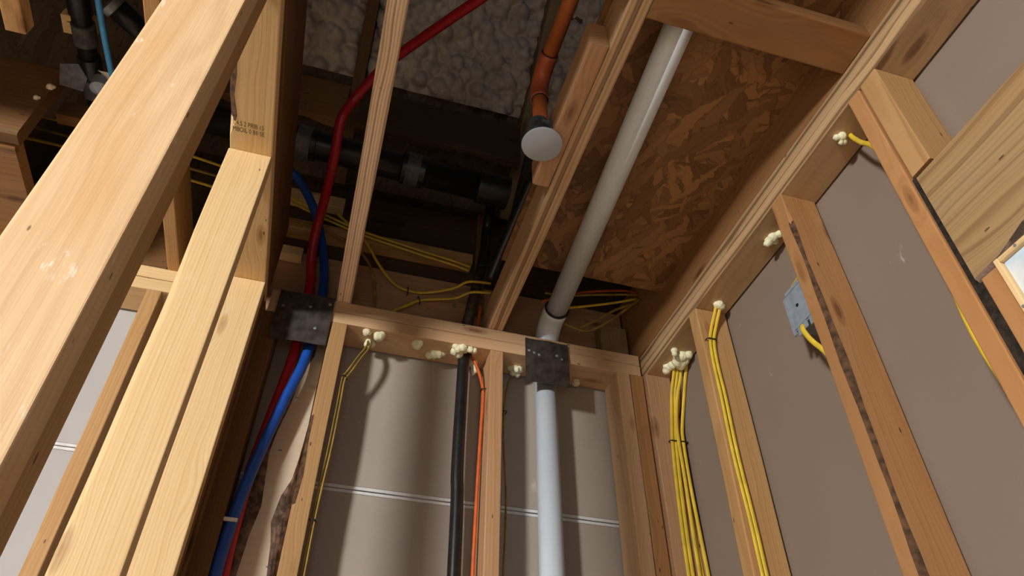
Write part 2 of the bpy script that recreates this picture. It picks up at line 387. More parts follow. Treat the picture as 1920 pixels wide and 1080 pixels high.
def box(name, x, y, z, mat, parent=None, bevel=0.0015, label=None, cat=None, group=None, kind=None):
    bm = bmesh.new(); bmesh.ops.create_cube(bm, size=1.0)
    for v in bm.verts: v.co = Vector(((x[0]+x[1])/2+v.co.x*(x[1]-x[0]), (y[0]+y[1])/2+v.co.y*(y[1]-y[0]), (z[0]+z[1])/2+v.co.z*(z[1]-z[0])))
    if bevel: bmesh.ops.bevel(bm, geom=list(bm.edges), offset=bevel, segments=2, affect='EDGES')
    V = [v.co.copy() for v in bm.verts]; Fc = [tuple(v.index for v in f.verts) for f in bm.faces]; bm.free()
    return tag(add(name, V, Fc, mat, parent), label, cat, group, kind)
def prism(name, outline, front, back, mat, parent=None, label=None, cat=None, group=None, plane='y'):
    """outline = [(a,b)] in the plane across `plane`; extruded from front to back"""
    n = len(outline)
    def P(a, b, d): return {'y': (a, d, b), 'x': (d, a, b), 'z': (a, b, d)}[plane]
    V = [P(a, b, front) for a, b in outline]+[P(a, b, back) for a, b in outline]
    Fc = [tuple(range(n)), tuple(range(2*n-1, n-1, -1))]+[(i, (i+1) % n, n+(i+1) % n, n+i) for i in range(n)]
    return tag(add(name, V, Fc, mat, parent), label, cat, group)
def stamp(text, origin, right, upv, size, parent, label):
    cu = bpy.data.curves.new('ink', 'FONT'); cu.body = text; cu.size = size; cu.extrude = 0.0; cu.align_x = 'LEFT'
    t = bpy.data.objects.new('ink', cu); C.objects.link(t)
    me = bpy.data.meshes.new_from_object(t.evaluated_get(bpy.context.evaluated_depsgraph_get()))
    bpy.data.objects.remove(t)
    right = Vector(right); upv = Vector(upv); nn = right.cross(upv)
    V = [Vector(origin)+right*(v.co.x*0.62)+upv*v.co.y+nn*0.0009 for v in me.vertices]
    Fc = [tuple(p.vertices) for p in me.polygons]
    o = add('grade_stamp', V, Fc, INK, parent); o['label'] = label
    return o

ZB, ZT = 1.243, 1.318        # underside of the double top plates / underside of the joists
FL = -H                      # floor
# ------------------------------------------------------------------ structure
box('floor', (-3.2, 1.3), (-2.6, 1.75), (FL-0.02, FL), FLOORM, bevel=0, kind='structure')
def sheet_wall(name, kind_label, sheets, mat, gyps):
    e = bpy.data.objects.new(name, None); C.objects.link(e); e['kind'] = 'structure'
    WORLD[e.name] = Matrix.Translation((sheets[0][0][0], sheets[0][1][0], 0)); e.matrix_basis = WORLD[e.name]
    for (x, y, z) in sheets: box('drywall_sheet', x, y, z, mat, e, bevel=0.001)
    for (x, y, z) in gyps: box('sheet_edge', x, y, z, GYPSUM, e, bevel=0.0008)['label'] = 'white bare gypsum edge at the joint'
    return e
ys = 1.712
sheet_wall('wall_back', '', [((-0.22, 0.99), (ys, ys+0.013), (FL, 0.811)), ((-0.22, 0.99), (ys, ys+0.013), (0.831, 1.316))], DRY_BACK,
           [((-0.22, 0.965), (ys-0.001, ys+0.012), (0.8115, 0.8190)), ((-0.22, 0.965), (ys-0.001, ys+0.012), (0.8225, 0.8305))])
sheet_wall('wall_left', '', [((-1.5, -0.235), (ys, ys+0.013), (FL, 0.826)), ((-1.5, -0.235), (ys, ys+0.013), (0.844, 1.316))], DRY_LEFT,
           [((-1.5, -0.235), (ys-0.001, ys+0.012), (0.8265, 0.8340)), ((-1.5, -0.235), (ys-0.001, ys+0.012), (0.8365, 0.8435))])
xs = 0.974
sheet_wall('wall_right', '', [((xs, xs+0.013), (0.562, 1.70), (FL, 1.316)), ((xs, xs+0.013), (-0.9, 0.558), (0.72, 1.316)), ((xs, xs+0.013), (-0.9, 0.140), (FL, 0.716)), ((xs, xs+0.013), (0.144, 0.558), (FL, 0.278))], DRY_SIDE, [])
# strand board above the pipe bay
cz = 1.437
cl = bpy.data.objects.new('ceiling', None); C.objects.link(cl); cl['kind'] = 'structure'
WORLD['ceiling'] = Matrix.Translation((0.65, 0.8, cz+H)); cl.matrix_basis = WORLD['ceiling']
box('strand_board', (0.385, 0.90), (0.30, 1.432), (cz, cz+0.011), OSB, cl, bevel=0.0005)
# unseen panel added over the neighbouring room to keep lamp light below the joists
cl2 = box('light_blocker_left', (-3.2, -0.33), (-2.6, 0.80), (ZT+0.001, ZT+0.013), DRY_LEFT, bevel=0, kind='structure')
# dark roof deck and gable boards closing the cavity
SL = 0.7; RY, RZ = 1.45, 2.20
def roofz(y): return RZ-SL*(y-RY)
rv = []; rf = []
for (x, y) in ((-2.2, 0.0), (1.4, 0.0), (1.4, 1.95), (-2.2, 1.95)): rv.append((x, y, roofz(y)+0.06))
for (x, y) in ((-2.2, 0.0), (1.4, 0.0), (1.4, 1.95), (-2.2, 1.95)): rv.append((x, y, roofz(y)+0.075))
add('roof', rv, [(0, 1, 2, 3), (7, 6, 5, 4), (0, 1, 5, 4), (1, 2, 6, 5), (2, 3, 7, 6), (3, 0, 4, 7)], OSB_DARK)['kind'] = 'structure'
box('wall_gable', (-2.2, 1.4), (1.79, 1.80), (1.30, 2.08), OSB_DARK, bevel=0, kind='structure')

# ------------------------------------------------------------------ lumber
PL = 'double top plates'
lab = 'top plate'
def plate_pair(name, x, y, axis, mats, labels, wane=None, z0=ZB, z1=ZT, bark=None):
    zm = (z0+z1)/2
    a = bar(name, x, y, (z0, zm-0.0004), axis, mats[0], None, labels[0], lab, wane=wane, bark=bark)
    b = bar(name, x, y, (zm+0.0004, z1), axis, mats[1], None, labels[1], lab)
    return a, b
pb, pb2 = plate_pair('top_plate', (-0.218, 0.868), (1.60, 1.703), 'x', (WOOD_TAN, WOOD_TAN),
    ('lower top plate of the back wall with foam plugs in its underside', 'upper top plate of the back wall carrying the ceiling joists'))
pr, pr2 = plate_pair('top_plate', (0.878, 0.970), (-0.8, 1.703), 'y', (WOOD_STRIPE, WOOD_STRIPE),
    ('lower top plate of the right wall with striped grain, studs below it', 'upper top plate of the right wall under the rim joist'))
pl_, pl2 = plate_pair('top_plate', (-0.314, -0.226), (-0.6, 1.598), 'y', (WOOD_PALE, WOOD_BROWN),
    ('lower top plate of the left wall with an ink grade stamp on its bright underside', 'upper top plate of the left wall with a dark side'),
    wane={3: wav(0.006, 0.036, 4.4, 0.58, 0.745, 6.0)}, bark=BARK,
    z1=ZT)
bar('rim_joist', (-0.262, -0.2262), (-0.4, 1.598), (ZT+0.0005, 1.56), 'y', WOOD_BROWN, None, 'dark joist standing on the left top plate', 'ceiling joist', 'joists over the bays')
pl3, pl4 = plate_pair('top_plate', (-1.5, -0.318), (1.60, 1.703), 'x', (WOOD_PALE, WOOD_PALE),
    ('lower pale top plate over the far grey drywall seen through the left studs', 'upper pale top plate over the far grey drywall seen through the left studs'))
stamp('1.4.S 2 PRIB 15', (-0.3085, 1.006, ZB), (1, 0, 0), (0, -1, 0), 0.0165, pl_, 'blurred two-line ink grade stamp')
stamp('MBOIL 0 BII SE', (-0.3085, 1.022, ZB), (1, 0, 0), (0, -1, 0), 0.0165, pl_, 'blurred two-line ink grade stamp')

S_ = 'wall stud'
GL = 'left wall studs'
# left wall: doubled near stud, second stud, doubled end stud
bar('wall_stud', (-0.3185, -0.2235), (0.565, 0.607), (FL, ZB-0.001), 'z', WOOD_NEAR, None, 'broad nearest stud, scuffed pale wood with knots, crossing the upper left corner', S_, GL)
bar('wall_stud', (-0.313, -0.2265), (0.610, 0.651), (FL, ZB-0.001), 'z', WOOD_HONEY, None, 'stud pressed against the back of the broad nearest stud, only its dark edge showing', S_, GL)
bar('wall_stud', (-0.316, -0.227), (1.072, 1.110), (FL, ZB-0.001), 'z', WOOD_PALE, None, 'bright pale stud standing under the stamped left top plate', S_, GL,
    wane={1: wav(0.0, 0.014, 2.0, 0.2, 0.97, 2.5)})
bar('wall_stud', (-0.314, -0.226), (1.487, 1.524), (FL, ZB-0.001), 'z', WOOD_PALE, None, 'pale rounded stud between the bright stamped-plate stud and the dark corner stud', S_, GL,
    wane={1: wav(0.008, 0.012, 0.4, 0.0, 1.0, 1.0)})
bar('wall_stud', (-0.314, -0.2262), (1.5255, 1.5615), (FL, ZB-0.001), 'z', WOOD_BROWN, None, 'dark stud hidden behind the last pale stud of the left wall', S_, GL)
bar('wall_stud', (-0.314, -0.2210), (1.5625, 1.5985), (FL, ZB-0.001), 'z', WOOD_BROWN, None, 'hindmost dark ply of the left wall, against the back wall', S_, GL)
# back wall studs
GB = 'back wall studs'
bar('wall_stud', (-0.226, -0.181), (1.602, 1.700), (FL, ZB-0.001), 'z', WOOD_BROWN, None, 'dark brown stud left of the red and blue tubes', S_, GB)
bar('wall_stud', (-0.046, -0.004), (1.600, 1.700), (FL, ZB-0.001), 'z', WOOD_HONEY, None, 'honey stud between the waney board and the left drywall bay', S_, GB,
    wane={1: wav(0.0, 0.012, 1.0, 0.70, 0.93, 5.0)}, bark=BARK)
bar('wall_stud', (0.402, 0.440), (1.600, 1.700), (FL, ZB-0.001), 'z', WOOD_ROSE, None, 'narrow brown stud between the orange cable and the white pipe', S_, GB,
    wane={0: wav(0.0, 0.010, 3.0, 0.5, 1.0, 1.2)}, bow=0.003)
bar('wall_stud', (0.792, 0.832), (1.600, 1.700), (FL, ZB-0.001), 'z', WOOD_TAN, None, 'left ply of the corner post beside the white pipe bay', S_, GB, r=0.004)
bar('wall_stud', (0.834, 0.874), (1.600, 1.700), (FL, ZB-0.001), 'z', WOOD_ORANGE, None, 'reddish ply of the corner post, right of its pale ply', S_, GB, r=0.004)
bar('wall_stud', (-0.518, -0.482), (1.600, 1.700), (FL, ZB-0.001), 'z', WOOD_HONEY, None, 'orange stud in front of the far grey drywall, half behind the bright pale stud', S_, GB,
    wane={1: wav(0.0, 0.010, 1.3, 0.3, 0.9, 3.0)})
# right wall studs
GR = 'right wall studs'
bar('wall_stud', (0.8785, 0.966), (1.586, 1.624), (FL, ZB-0.001), 'z', WOOD_ROSE, None, 'corner stud of the right wall with the bundle of yellow cables on its face', S_, GR)
bar('wall_stud', (0.878, 0.967), (1.268, 1.307), (FL, ZB-0.001), 'z', WOOD_HONEY, None, 'stud with a pair of stapled yellow cables down its face', S_, GR, r=0.004)
bar('wall_stud', (0.878, 0.967), (0.853, 0.893), (FL, ZB-0.001), 'z', WOOD_ORANGE, None, 'orange stud with a dark bark edge and the blue box', S_, GR,
    wane={1: wav(0.005, 0.0115, 1.2, 0.05, 0.998, 5.0)}, bark=BARK)
bar('wall_stud', (0.878, 0.967), (0.5745, 0.607), (FL, ZB-0.001), 'z', WOOD_ORANGE, None, 'king stud beside the wide header, full height up to the top plate', S_, GR, bow=0.0)
bar('wall_stud', (0.878, 0.967), (0.5195, 0.5555), (FL, 0.716), 'z', WOOD_ORANGE, None, 'trimmer stud under the end of the wide header', S_, GR)
bar('cripple_stud', (0.878, 0.967), (0.524, 0.5685), (0.966, ZB-0.001), 'z', WOOD_HONEY, None, 'short cripple stud standing on the wide header', S_, GR)
bar('header', (0.878, 0.967), (-0.75, 0.5615), (0.718, 0.958), 'y', WOOD_HEADER, None, 'wide grained header over the opening at the right', 'header',
    wane={3: wav(0.008, 0.040, 0.5, 0.84, 1.01, 9.0)}, bark=BARK_GREY)
prism('gap_filler', [(0.5622, 0.966), (0.5738, 0.966), (0.5738, FL+0.01), (0.5562, FL+0.01), (0.5562, 0.716), (0.5622, 0.716)], 0.8835, 0.955, ROUGH_BLACK, None, 'black strip filling the gap beside the king stud', 'gap filler', plane='x')  # solid black strip set into the gap between king stud and header
# waney backing board in the tube bay
Lo = [(-0.073, 1.240), (-0.073, 1.176), (-0.087, 1.134), (-0.098, 1.08), (-0.105, 1.013), (-0.121, 0.932), (-0.127, 0.871), (-0.121, 0.802), (-0.115, 0.736), (-0.126, 0.658), (-0.131, 0.575), (-0.136, 0.497), (-0.14, 0.2), (-0.14, FL)]
Ro = [(-0.049, 1.240), (-0.049, 1.182), (-0.05, 1.124), (-0.051, 1.055), (-0.0505, 0.959), (-0.055, 0.868), (-0.061, 0.811), (-0.077, 0.767), (-0.086, 0.701), (-0.076, 0.652), (-0.069, 0.582), (-0.066, 0.5), (-0.064, 0.2), (-0.064, FL)]
wb = prism('waney_board', Lo+Ro[::-1], 1.677, 1.697, WOOD_BONE, None, 'pale waney board with bark edges standing behind the blue tube', 'board')
def bark_strip(edge, outer, lab_):
    V = []; Fc = []; n = len(edge)
    for i, (a, b) in enumerate(edge):
        o_ = outer[i]
        for k in range(4):
            t = k/3; V.append((a+(o_-a)*t+random.uniform(-0.0012, 0.0012)*(0 < k < 3), 1.6765+0.018*t*t, b))
    for i in range(n-1):
        for k in range(3): Fc.append((i*4+k, i*4+k+1, (i+1)*4+k+1, (i+1)*4+k))
    add('bark_edge', V, Fc, BARK_GREY, wb)['label'] = lab_
bark_strip(Lo, [max(-0.178, a-d) for (a, b), d in zip(Lo, (0.02, 0.02, 0.022, 0.024, 0.03, 0.028, 0.03, 0.045, 0.05, 0.045, 0.045, 0.04, 0.03, 0.03))], 'grey bark along the left edge')
bark_strip(Ro, [min(-0.0485, a+d) for (a, b), d in zip(Ro, (0.001, 0.001, 0.001, 0.001, 0.003, 0.01, 0.02, 0.03, 0.036, 0.03, 0.02, 0.018, 0.014, 0.014))], 'ragged bark along the right edge')

# joists overhead
J = 'ceiling joist'; GJ = 'joists over the bays'
bar('ceiling_joist', (-0.0465, -0.0055), (0.25, 1.70), (ZT+0.001, ZT+0.09), 'y', WOOD_PINK, None, 'slim striped joist landing at the left end of the back top plate', J, GJ, r=0.004)
bar('ceiling_joist', (0.3955, 0.4385), (0.25, 1.70), (ZT+0.001, 1.434), 'y', WOOD_JOIST, None, 'grained joist left of the white pipe, short block nailed on its side', J, GJ, r=0.004,
    wane={3: wav(0.0, 0.009, 0.5, 0.1, 0.36, 3.0)})
bar('rim_joist', (0.8785, 0.915), (0.25, 1.697), (ZT+0.001, 1.60), 'y', WOOD_RIM, None, 'tall rim joist standing on the right top plate', J, GJ)
bar('joist_block', (0.353, 0.394), (0.665, 1.043), (ZT-0.001, 1.40), 'y', WOOD_ROSE, None, 'short block nailed along the joist behind the white round cap', 'block', r=0.006)
bar('joist_block', (0.350, 0.393), (0.30, 0.560), (ZT+0.006, 1.40), 'y', WOOD_HONEY, None, 'short block on the joist at the very top of the view', 'block', r=0.005)
bar('blocking', (0.4395, 0.8775), (0.497, 0.588), (ZT, ZT+0.038), 'x', WOOD_RIM, None, 'flat blocking between the grained joist and the rim joist, white pipe passing over it', 'block', r=0.004)
bar('blocking', (0.775, 0.866), (1.652, 1.695), (ZT+0.001, 1.46), 'z', WOOD_GREY, None, 'short upright block on the back top plate beside the rim joist corner', 'block')
# boards behind the back plate
rim = bar('rim_board', (-0.30, 0.876), (1.7045, 1.742), (ZT+0.001, 1.565), 'x', WOOD_ROSE, None, 'wide rim board behind the back top plate with a small ink stamp', 'board')
stamp('80', (0.300, 1.7045, 1.462), (1, 0, 0), (0, 0, 1), 0.022, rim, 'small ink stamp')
bar('ledger_board', (-0.30, 0.355), (1.690, 1.742), (1.655, 1.695), 'x', WOOD_HONEY, None, 'narrow ledger strip above the wide stamped rim board', 'board')
bar('dark_board', (-0.30, 0.90), (1.745, 1.783), (1.567, 1.93), 'x', WOOD_DARK, None, 'tall dark board behind the black pipe', 'board')
bar('upright_post', (0.3625, 0.394), (1.672, 1.7025), (1.437, 1.88), 'z', WOOD_BROWN, None, 'upright strip beside the black drain pipe, behind the grained joist', 'board')
bar('cross_block', (-0.30, -0.09), (1.705, 1.742), (1.80, 1.85), 'x', WOOD_PALE, None, 'short pale cross piece behind the red and blue tubes', 'board')
bar('cross_block', (-0.30, -0.175), (1.663, 1.700), (1.515, 1.550), 'x', WOOD_PALE, None, 'lower short pale cross piece behind the tubes, above the dark steel plate', 'board')
# rafters, blocking between them
sl = Vector((0, 1, -SL)).normalized(); sn = Vector((0, SL, 1)).normalized()
def rafter(x, lab_, mat=WOOD_GREY):
    c = Vector((x, 1.00, roofz(1.00)))+sn*0.01
    tilt('rafter', c, (sl, Vector((1, 0, 0)), sn), 1.85, 0.038, 0.10, mat, None, lab_, 'rafter', 'rafters over the foam')
rafter(-0.125, 'brown rafter half hidden by the slim striped joist', WOOD_BROWN)
rafter(0.475, 'olive grey rafter just left of the orange pipe', WOOD_GREY)
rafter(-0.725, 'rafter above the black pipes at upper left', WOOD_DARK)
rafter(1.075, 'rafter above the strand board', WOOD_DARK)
def gable_block(x0, x1, lab_, m):
    bar('rafter_block', (x0, x1), (1.462, 1.50), (1.945, 2.145), 'x', m, None, lab_, 'block', wane={3: wav(0.004, 0.03, x0, 0.0, 1.0, 2.0)}, bark=BARK_GREY)
gable_block(-0.704, -0.146, 'wide plank closing the foam bay above the black pipe, red tube in front', WOOD_RIM)
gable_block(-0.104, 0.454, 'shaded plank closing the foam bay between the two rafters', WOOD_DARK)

# spray foam between rafters
import numpy as np
def foam_bay(x0, x1, s0, s1, seed, lab_):
    rg = np.random.default_rng(seed); st = 0.0055
    nx = int((x1-x0)/st)+1; ns = int((s1-s0)/st)+1
    X = np.linspace(x0, x1, nx); Sg = np.linspace(s0, s1, ns); gx, gs = np.meshgrid(X, Sg)
    h = np.zeros_like(gx)
    A = (x1-x0)*(s1-s0)
    for (cnt, lo, hi, lift) in ((int(A*1700), 0.013, 0.033, 0.0), (int(A*900), 0.007, 0.013, 0.9)):
        for _ in range(cnt):
            cx, cs, r = rg.uniform(x0, x1), rg.uniform(s0, s1), rg.uniform(lo, hi)
            i0, i1 = np.searchsorted(X, (cx-r, cx+r)); j0, j1 = np.searchsorted(Sg, (cs-r, cs+r))
            if i1 <= i0 or j1 <= j0: continue
            d2 = (gx[j0:j1, i0:i1]-cx)**2+(gs[j0:j1, i0:i1]-cs)**2
            base = h[j0:j1, i0:i1]
            off = base[base.shape[0]//2, base.shape[1]//2]*lift+rg.uniform(-1.0, 0.5)*r
            cap = np.sqrt(np.maximum(0, r*r-d2))*(1.9 if lift == 0 else 1.1)+off
            h[j0:j1, i0:i1] = np.where(d2 < r*r, np.maximum(base, cap), base)
    h += 0.012*np.sin(gx*14+seed)*np.sin(gs*11)
    V = []
    o0 = Vector((0, 1.0, roofz(1.0)))+sn*0.040
    for j in range(ns):
        for i in range(nx):
            V.append(o0+Vector((X[i], 0, 0))+sl*float(Sg[j])-sn*float(h[j, i]*0.95))
    Fc = [(j*nx+i, j*nx+i+1, (j+1)*nx+i+1, (j+1)*nx+i) for j in range(ns-1) for i in range(nx-1)]
    o = add('spray_foam', V, Fc, FOAM, smooth=True); tag(o, lab_, 'foam', 'spray foam between rafters', 'stuff')
foam_bay(-0.70, -0.146, -0.75, 0.56, 3, 'lit lumpy grey spray foam left of the slim striped joist')
foam_bay(-0.104, 0.454, -0.75, 0.56, 5, 'shaded lumpy grey spray foam between the rafters')
foam_bay(0.496, 1.05, -0.75, 0.56, 9, 'dark spray foam right of the orange pipe')

# ------------------------------------------------------------------ black drain pipes
def pipe_line(P, r, mat, parent, name='pipe'):
    return tube(name, P, r, mat, parent, straight=True, n=32)
dp = thing('drain_pipe', (-0.2, 1.5, 1.85), 'thick black drain pipe running across above the back wall with a vertical branch', 'pipe')
ya, za = 1.42, 1.75
x_ = lambda t: t
pipe_line([(-0.75, ya, 1.765), (0.335, ya, 1.72)], 0.044, ABS, dp)
for xc in (-0.225, 0.100):
    zc = 1.765-(xc+0.75)*0.0415
    lathe('coupling', (xc-0.035, ya, zc+0.0015), (1, 0, -0.0415), [(0, 0.0445), (0.001, 0.050), (0.069, 0.050), (0.07, 0.0445)], ABS, dp)
    lathe('worn_band', (xc-0.022, ya, zc+0.001), (1, 0, -0.0415), [(0, 0.0500), (0.0005, 0.0506), (0.040, 0.0506), (0.0405, 0.05)], ABS_GREY, dp)['label'] = 'scuffed grey band'
lathe('tee', (0.300, ya, 1.722), (1, 0, -0.04), [(0, 0.044), (0.002, 0.052), (0.098, 0.052), (0.10, 0.044)], ABS, dp)
tube('branch', [(0.350, 1.44, 1.745), (0.372, 1.52, 1.80), (0.386, 1.61, 1.80), (0.3875, 1.645, 1.765), (0.385, 1.645, 1.68), (0.373, 1.645, 1.59)], 0.0165, ABS, dp, n=20)
tube('riser', [(0.374, 1.645, 1.595), (0.354, 1.6455, 1.46), (0.338, 1.651, 1.345)], 0.0165, IRON, dp, straight=True, n=20)['label'] = 'dusty brown stretch above the plate'
lathe('collar', (0.336, 1.652, 1.319), (0, 0, 1), [(0, 0.020), (0.002, 0.0225), (0.024, 0.0225), (0.026, 0.019)], ABS_GREY, dp)
tube('lower_pipe', [(0.3355, 1.650, 1.318), (0.3355, 1.650, 0.9), (0.342, 1.650, 0.6), (0.35, 1.650, FL+0.002)], 0.0165, ABS, dp, n=20)
tube('drain_arm', [(0.452, 1.31, 1.70), (0.402, 1.50, 1.534), (0.385, 1.56, 1.475)], 0.02, ABS, dp, n=20)
# small black pipe, hub, bracket and blue line over the left room
ap = thing('vent_pipe', (-0.738, 1.1, 1.6), 'dark vent pipe with couplings at the top left, beside the blue line', 'pipe')
tube('pipe', [(-0.745, 0.80, 1.60), (-0.735, 1.33, 1.60)], 0.022, ABS, ap, straight=True, n=24)
for y0, m in ((1.02, ABS), (1.10, ABS_GREY), (1.19, ABS), (1.25, ABS_GREY)):
    lathe('coupling', (-0.742+(y0-0.9)*0.019, y0, 1.60), (0.019, 1, 0), [(0, 0.0225), (0.001, 0.0265), (0.054, 0.0265), (0.055, 0.0225)], m, ap, n=28)
hp = thing('pipe_stub', (-0.63, 0.98, 1.6), 'short blue-black pipe stub near the top of the blue line', 'pipe')
tube('pipe', [(-0.66, 1.035, 1.60), (-0.585, 1.10, 1.60)], 0.026, ABS, hp, straight=True, n=24)
lathe('hub', (-0.672, 1.025, 1.60), (0.075, 0.065, 0), [(0, 0.024), (0.001, 0.030), (0.018, 0.030), (0.02, 0.026)], GALV, hp, n=24)
tube('water_line', [(-0.655, 0.80, 1.50), (-0.652, 1.0, 1.50), (-0.648, 1.10, 1.50), (-0.644, 1.18, 1.50)], 0.0068, BLUE_LINE, None, n=12, label='thin bright blue line hanging at the top left', cat='tube')
def scrap(c, s, seed, lab_, m=PAPER, cat='paper'):
    rg = random.Random(seed); n = 5; V = []; Fc = []
    for j in range(n):
        for i in range(n):
            V.append(Vector(c)+Vector(((i/(n-1)-0.5)*s[0]+rg.uniform(-1, 1)*s[0]*0.08, (j/(n-1)-0.5)*s[1]+rg.uniform(-1, 1)*s[1]*0.08, rg.uniform(-1, 1)*s[2])))
    k = len(V); V += [v+Vector((0, 0, 0.0008)) for v in V]
    for j in range(n-1):
        for i in range(n-1):
            a = j*n+i; Fc += [(a, a+1, a+n+1, a+n), (k+a+n, k+a+n+1, k+a+1, k+a)]
    rim_ = [i for i in range(n)]+[j*n+n-1 for j in range(1, n)]+[(n-1)*n+i for i in range(n-2, -1, -1)]+[j*n for j in range(n-2, 0, -1)]
    for a, b in zip(rim_, rim_[1:]+rim_[:1]): Fc.append((a, b, k+b, k+a))
    return tag(add('paper_scrap' if cat == 'paper' else 'foam_scrap', V, Fc, m), lab_, cat)
scrap((-0.640, 1.160, 1.495), (0.06, 0.028, 0.006), 4, 'crumpled white label tied round the blue line')
lathe('round_plug', (-0.668, 1.175, 1.50), (0.1, 0.1, -1), [(0, 0.020), (0.03, 0.021), (0.032, 0.018)], GALV, None, label='small round grey cap below the white label on the blue line', cat='cap')
# grey metal bracket
prism('pipe_bracket', [(-0.745, 1.135), (-0.705, 1.125), (-0.690, 1.16), (-0.705, 1.20), (-0.755, 1.195)], 1.475, 1.478, ABS_GREY, None, 'dull grey sheet bracket left of the dark vent pipe', 'bracket', plane='z')
bar('joist_block', (-0.80, -0.73), (1.11, 1.16), (1.63, 1.66), 'x', WOOD_PALE, None, 'little pale block behind the dark vent pipe at top left', 'block')
bar('joist_block', (-0.86, -0.75), (1.42, 1.455), (1.63, 1.69), 'x', WOOD_HONEY, None, 'little brown block above the yellow cables at the left', 'block')
bar('ceiling_joist', (-0.493, -0.4615), (0.805, 1.70), (ZT+0.001, ZT+0.13), 'y', WOOD_HONEY, None, 'joist behind the broad nearest stud, landing on the pale far top plate', J, GJ)
bar('ceiling_joist', (-0.757, -0.719), (0.805, 0.965), (ZT+0.001, ZT+0.039), 'y', WOOD_HONEY, None, 'short lit joist end in the top left corner', J, GJ)
bar('header_board', (-1.30, -0.788), (1.232, 1.27), (ZT+0.001, 1.585), 'x', WOOD_BROWN, None, 'wide dark orange board end at the left border', 'board', r=0.012)
bar('nailer', (-1.30, -0.800), (1.273, 1.598), (ZT+0.001, ZT+0.039), 'x', WOOD_RIM, None, 'flat dark orange board behind the wide one at the left border', 'board', r=0.008)
bar('stacked_board', (-0.95, -0.50), (1.615, 1.655), (ZT+0.001, 1.40), 'x', WOOD_BROWN, None, 'lower dark board lying on the far top plate behind the yellow cables', 'board')
bar('stacked_board', (-0.95, -0.50), (1.620, 1.660), (1.402, 1.50), 'x', WOOD_BROWN, None, 'upper dark board stacked over the far top plate behind the yellow cables', 'board')

# ------------------------------------------------------------------ white pipe
wp = thing('white_pipe', (0.584, 1.655, FL), 'white plastic pipe rising through the back plate and bending along the ceiling', 'pipe')
pr_ = 0.0315
tube('lower_pipe', [(0.584, 1.655, FL+0.001), (0.584, 1.655, 1.235)], pr_, PVC, wp, straight=True, n=40)
el = []
for k in range(13):
    a = k/12*math.radians(90); rr = 0.088
    el.append(Vector((0.586+0.003*k/12, 1.655-rr*(1-math.cos(a)), 1.304+rr*math.sin(a))))
el.append(el[-1]+Vector((0, -0.022, 0)))
V, Fc = sweep_mesh([Vector((0.584, 1.655, 1.236)), Vector((0.584, 1.655, 1.28))]+el, 0.0365, n=40)
add('elbow', V, Fc, PVC, wp, smooth=True)
p0 = el[-1]; p1 = Vector((0.519, 0.32, 1.392))
dirn = (p1-p0).normalized()
tube('ceiling_pipe', [p0-dirn*0.02, p1], pr_, PVC, wp, straight=True, n=40)
def ring(c, d, R, t, lab_, parent=wp, mat=GLUE):
    a = Vector(d).normalized().orthogonal().normalized(); b = Vector(d).normalized().cross(a); P = [Vector(c)+(a*math.cos(i/32*6.2832)+b*math.sin(i/32*6.2832))*R for i in range(33)]
    V, Fc = sweep_mesh(P, t, n=6); o = add('glue_line', V, Fc, mat, parent, smooth=True); o['label'] = lab_
ring(p0+dirn*0.002, dirn, 0.0350, 0.0032, 'dark glue line at the elbow')
ring((0.5845, 1.655, 1.322), (0, 0, 1), 0.0365, 0.0014, 'dark glue line below the elbow')
stamp('PVC', (0.592, 1.6218, 1.02), (0, 0, -1), (1, 0, 0), 0.012, wp, 'faint print along the pipe') if False else None

# ------------------------------------------------------------------ steel plates
def nail_plate(x, z, y, lab_, screws, tiltz=0.0):
    n = 9; V = []; Fc = []
    for side in (0, 1):
        for j in range(n):
            for i in range(n):
                px = x[0]+(x[1]-x[0])*i/(n-1); pz = z[0]+(z[1]-z[0])*j/(n-1)+tiltz*(px-x[0])
                by = 0.0018*math.sin(i*1.1)*math.sin(j*0.9+1)
                V.append((px, y+by+0.0022*side, pz))
    k = n*n
    for j in range(n-1):
        for i in range(n-1):
            a = j*n+i; Fc += [(a, a+1, a+n+1, a+n), (k+a+n, k+a+n+1, k+a+1, k+a)]
    rim_ = [i for i in range(n)]+[j*n+n-1 for j in range(1, n)]+[(n-1)*n+i for i in range(n-2, -1, -1)]+[j*n for j in range(n-2, 0, -1)]
    for a, b in zip(rim_, rim_[1:]+rim_[:1]): Fc.append((a, b, k+b, k+a))
    o = tag(add('nail_plate', V, Fc, STEEL, smooth=True), lab_, 'nail plate', 'steel nail plates')
    o.data.set_sharp_from_angle(angle=math.radians(50))
    for (sx, sz) in screws: lathe('dimple', (sx, y+0.001, sz), (0, -1, 0), [(0, 0.005), (0.0018, 0.0042), (0.0024, 0.002)], GALV, o, n=14)
nail_plate((-0.196, -0.049), (1.152, 1.316), 1.5935, 'dark steel nail plate over the red and blue tubes', ((-0.06, 1.295), (-0.11, 1.275), (-0.18, 1.262), (-0.085, 1.205)), 0.02)
nail_plate((0.504, 0.636), (1.153, 1.303), 1.5915, 'dark steel nail plate over the white pipe', ((0.515, 1.258), (0.53, 1.252), (0.60, 1.256), (0.615, 1.245), (0.545, 1.248)))
